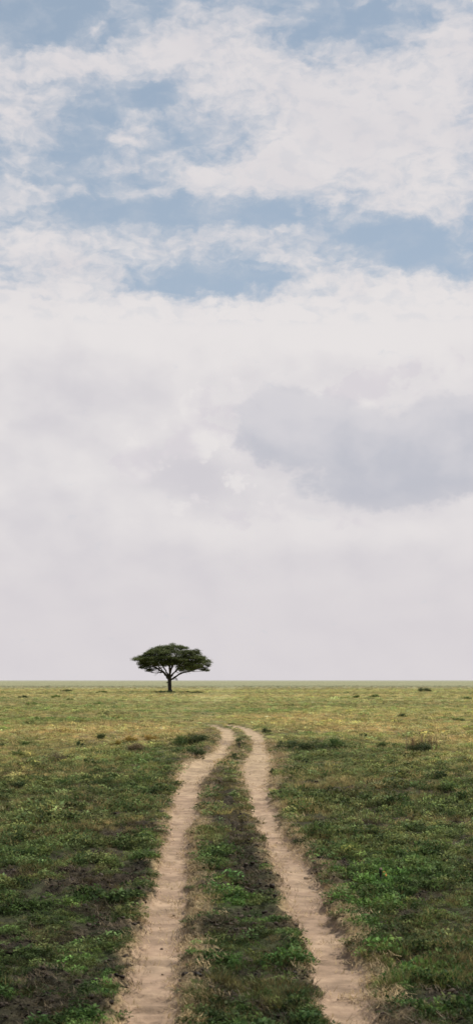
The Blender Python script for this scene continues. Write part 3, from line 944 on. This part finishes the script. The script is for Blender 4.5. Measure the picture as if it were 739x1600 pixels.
cover = [  # cloud (+) and clear sky (-) masses: px, py, rx, ry, rotation, weight
    (640, 200, 230, 115, 8, .55), (520, 190, 120, 90, 20, .25), (380, 95, 150, 50, 0, .40), (270, 80, 80, 42, 0, .34), (130, 98, 120, 24, 6, .50),
    (30, 180, 95, 75, 0, .42), (195, 212, 38, 25, 25, .62), (190, 253, 80, 10, 5, .34), (310, 290, 135, 24, 8, .46), (330, 175, 80, 30, 20, .20), (450, 245, 110, 45, 25, .30),
    (505, 318, 32, 11, 0, .30), (660, 320, 90, 32, 0, .30), (725, 45, 60, 36, 20, .36), (600, 0, 90, 12, 0, .22), (665, 55, 50, 14, 0, .2), (340, 25, 120, 30, 0, .24), (160, 38, 46, 15, 30, .34),
    (70, 300, 90, 14, 0, .22), (90, 395, 150, 48, -3, .48), (20, 340, 60, 40, 0, .25), (250, 385, 70, 40, 0, .20), (335, 370, 35, 26, 0, .22), (450, 358, 90, 15, 4, .32), (410, 400, 40, 18, 0, .16),
    (540, 385, 25, 12, 0, .14), (735, 390, 28, 22, 0, .34), (540, 430, 130, 38, -8, .42), (700, 470, 120, 40, 0, .3), (250, 490, 170, 30, 0, .26), (60, 480, 110, 40, 0, .30),
    (90, 28, 180, 48, 0, -.34), (540, 35, 130, 42, 0, -.36), (205, 150, 70, 34, 0, -.26), (140, 235, 70, 40, 0, -.26), (60, 270, 90, 14, 0, -.10), (330, 215, 80, 40, 0, -.10), (230, 330, 240, 28, 4, -.34),
    (520, 345, 170, 24, -4, -.26), (650, 395, 120, 34, -6, -.42), (330, 445, 130, 28, 0, -.36), (460, 60, 60, 18, 0, -.08), (110, 465, 60, 12, 0, -.18)]
cov_b = blob_sum(cover, waz, wel)
low = t.smooth(wel, 16.2, 14.0, 0, .75)
cn = t.n('ShaderNodeCombineXYZ'); t.link(t.m('MULTIPLY_ADD', waz, .55, t.m('MULTIPLY', az, .45)), cn.inputs[0]); t.link(t.m('MULTIPLY', t.m('MULTIPLY_ADD', wel, .55, t.m('MULTIPLY', el, .45)), 1.9), cn.inputs[1])
n1 = t.noise(cn.outputs[0], .55, 8, .56, dim='2D')
n2 = t.noise(cn.outputs[0], 1.7, 5, .52, dim='2D')
n3 = t.noise(cn.outputs[0], 1.1, 4, .5, dim='2D')
dens = t.m('ADD', t.m('ADD', cov_b, low), t.m('ADD', t.m('MULTIPLY', t.m('SUBTRACT', n1, .5), .62), t.m('MULTIPLY', t.m('SUBTRACT', n2, .5), .58)))
alpha = t.smooth(dens, -.06, .62)
alpha = t.m('MULTIPLY', alpha, t.m('MAXIMUM', t.smooth(n3, .30, .56, .84, 1.0), t.smooth(el, 15.5, 14)))
# billows: fractal smooth cells give the rounded cauliflower outline of heaped cloud
def puff(vec, scale, detail):
    v = t.n('ShaderNodeTexVoronoi', feature='SMOOTH_F1', voronoi_dimensions='2D'); t.link(vec, v.inputs['Vector'])
    v.inputs['Scale'].default_value = scale; v.inputs['Detail'].default_value = detail; v.inputs['Roughness'].default_value = .55
    v.inputs['Smoothness'].default_value = .65; v.inputs['Lacunarity'].default_value = 2.2
    return v.outputs['Distance']


def shifted(vec, off):
    a_ = t.n('ShaderNodeVectorMath', operation='ADD'); t.link(vec, a_.inputs[0]); a_.inputs[1].default_value = off
    return a_.outputs[0]


sazl = t.m('MULTIPLY_ADD', waz, .35, t.m('MULTIPLY', az, .65)); sell = t.m('MULTIPLY_ADD', wel, .35, t.m('MULTIPLY', el, .65))
cp = t.n('ShaderNodeCombineXYZ'); t.link(sazl, cp.inputs[0]); t.link(t.m('MULTIPLY', sell, 1.35), cp.inputs[1])
p1 = puff(cp.outputs[0], .62, 3)
bil = t.m('SUBTRACT', .40, p1)                                     # > 0 in the middle of a billow
na_ = t.noise(cp.outputs[0], .42, 3, .45, dim='2D'); nb_ = t.noise(shifted(cp.outputs[0], (.5, .8, 0)), .42, 3, .45, dim='2D')
rel2 = t.m('SUBTRACT', na_, nb_)
white, cream, lav, greyc, dgrey = (8.0, 7.68, 7.66), (7.3, 6.95, 7.05), (6.9, 6.55, 6.9), (5.85, 5.75, 6.15), (5.2, 5.3, 5.9)
# high broken cloud and the bank under it
soft = [(120, 610, 190, 60, 0, .30), (60, 700, 120, 60, 0, .2), (300, 745, 100, 36, -12, .55), (600, 720, 200, 90, 0, .35), (60, 830, 180, 60, 0, .25), (400, 880, 300, 30, 0, .22), (180, 930, 200, 30, 0, .2), (650, 930, 160, 30, 0, .15),
        (300, 515, 330, 42, 0, -.35), (640, 500, 160, 50, 0, -.3), (150, 720, 60, 36, 0, -.2), (560, 830, 220, 22, 0, -.28), (300, 830, 120, 16, 0, -.15)]
cg = t.m('ADD', blob_sum(soft, sazl, sell), t.m('ADD', t.m('MULTIPLY', rel2, -.9), t.m('MULTIPLY', t.m('SUBTRACT', na_, .5), .5)))
ccol = t.mix(t.smooth(cg, -.35, .75), white, t.mix(.5, lav, greyc))
ccol = t.mix(t.smooth(el, 12, 24, 0, .55), ccol, (6.95, 6.7, 6.95))
# heaped white cloud in the middle distance
heap = [(330, 640, 75, 52, 25, .80), (250, 700, 80, 55, 0, .62), (190, 730, 55, 36, 0, .6), (400, 735, 90, 60, 0, .62), (500, 620, 110, 60, 10, .62), (650, 590, 150, 60, 8, .75), (600, 820, 240, 34, 0, .55), (330, 800, 180, 40, 0, .4), (120, 820, 110, 26, 0, .3)]
hd = t.m('ADD', blob_sum(heap, sazl, sell), t.m('MULTIPLY', bil, .75))
ha = t.m('MULTIPLY', t.smooth(hd, .30, .55), t.smooth(hd, .30, 1.0, .75, .95))
hcol = t.mix(t.smooth(t.m('ADD', t.m('MULTIPLY', bil, .5), t.m('MULTIPLY_ADD', rel2, 1.2, t.m('MULTIPLY', hd, -.5))), -.62, -.15), lav, white)
ccol = t.mix(ha, ccol, hcol)
# grey cloud in front of it on the right, lighter towards its top
gcl = [(470, 650, 110, 62, 15, .75), (410, 640, 52, 42, 10, .45), (560, 710, 150, 66, -4, .8), (690, 720, 130, 74, 0, .75), (580, 775, 120, 32, 0, .5), (715, 640, 60, 52, 0, .45), (700, 580, 60, 30, 25, .25), (570, 610, 50, 26, 0, -.35)]
gd = t.m('ADD', t.m('MULTIPLY', blob_sum(gcl, sazl, sell), 1.12), t.m('MULTIPLY', bil, .42))
ga = t.m('MULTIPLY', t.smooth(gd, .30, .64), t.smooth(gd, .34, 1.2, .7, .98))
gv = t.m('ADD', t.smooth(sell, 11.3, 7.6, 0, .9), t.m('MULTIPLY', rel2, -1.3))
gcol = t.mix(t.smooth(gv, -.2, 1.0), (6.55, 6.4, 6.75), dgrey)
ccol = t.mix(ga, ccol, gcol)
hz = t.smooth(el, 8.5, 1.5)
ccol = t.mix(t.m('MULTIPLY', hz, .72), ccol, (6.75, 6.35, 6.6))
# thin high veil softens the blue, pale towards the horizon
blue = t.mix(.62, sky.outputs[0], (4.2, 5.05, 5.8))
blue = t.mix(t.smooth(t.m('ADD', n1, t.m('MULTIPLY', cov_b, .5)), .30, .75, 0, .5), blue, (5.6, 5.9, 6.5))
blue = t.mix(t.smooth(el, 25, 12, 0, .45), blue, (4.3, 5.1, 6.1))
t.link(t.mix(alpha, blue, ccol), bg.inputs['Color'])

sun = bpy.data.lights.new('Sun', 'SUN'); sun.energy = 5.0; sun.angle = math.radians(.53); sun.color = (1, .95, .86)
so = bpy.data.objects.new('sun', sun); C.objects.link(so)
from mathutils import Vector
dv = Vector((math.sin(SUN_AZ) * math.cos(SUN_EL), math.cos(SUN_AZ) * math.cos(SUN_EL), math.sin(SUN_EL)))
so.rotation_euler = dv.to_track_quat('Z', 'Y').to_euler(); so.location = dv * 50

# ----------------------------------------------------------------------- camera
cam = bpy.data.cameras.new('Camera'); co = bpy.data.objects.new('camera', cam); C.objects.link(co)
co.location = (0, 0, H); co.rotation_euler = (PI / 2, 0, 0)
cam.sensor_fit = 'VERTICAL'; cam.sensor_height = 36; cam.sensor_width = 36; cam.lens = F / 1600 * 36
cam.shift_y = (HZ - 800) / 1600
cam.clip_start = .1; cam.clip_end = 60000
cam.dof.use_dof = True; cam.dof.focus_distance = 90; cam.dof.aperture_fstop = 4.5
bpy.context.scene.camera = co
sc = bpy.context.scene
sc.view_settings.view_transform = 'Standard'; sc.view_settings.look = 'None'; sc.view_settings.exposure = 0
sc.render.engine = 'CYCLES'
sc.cycles.use_denoising = True
sc.cycles.max_bounces = 6; sc.cycles.transparent_max_bounces = 4
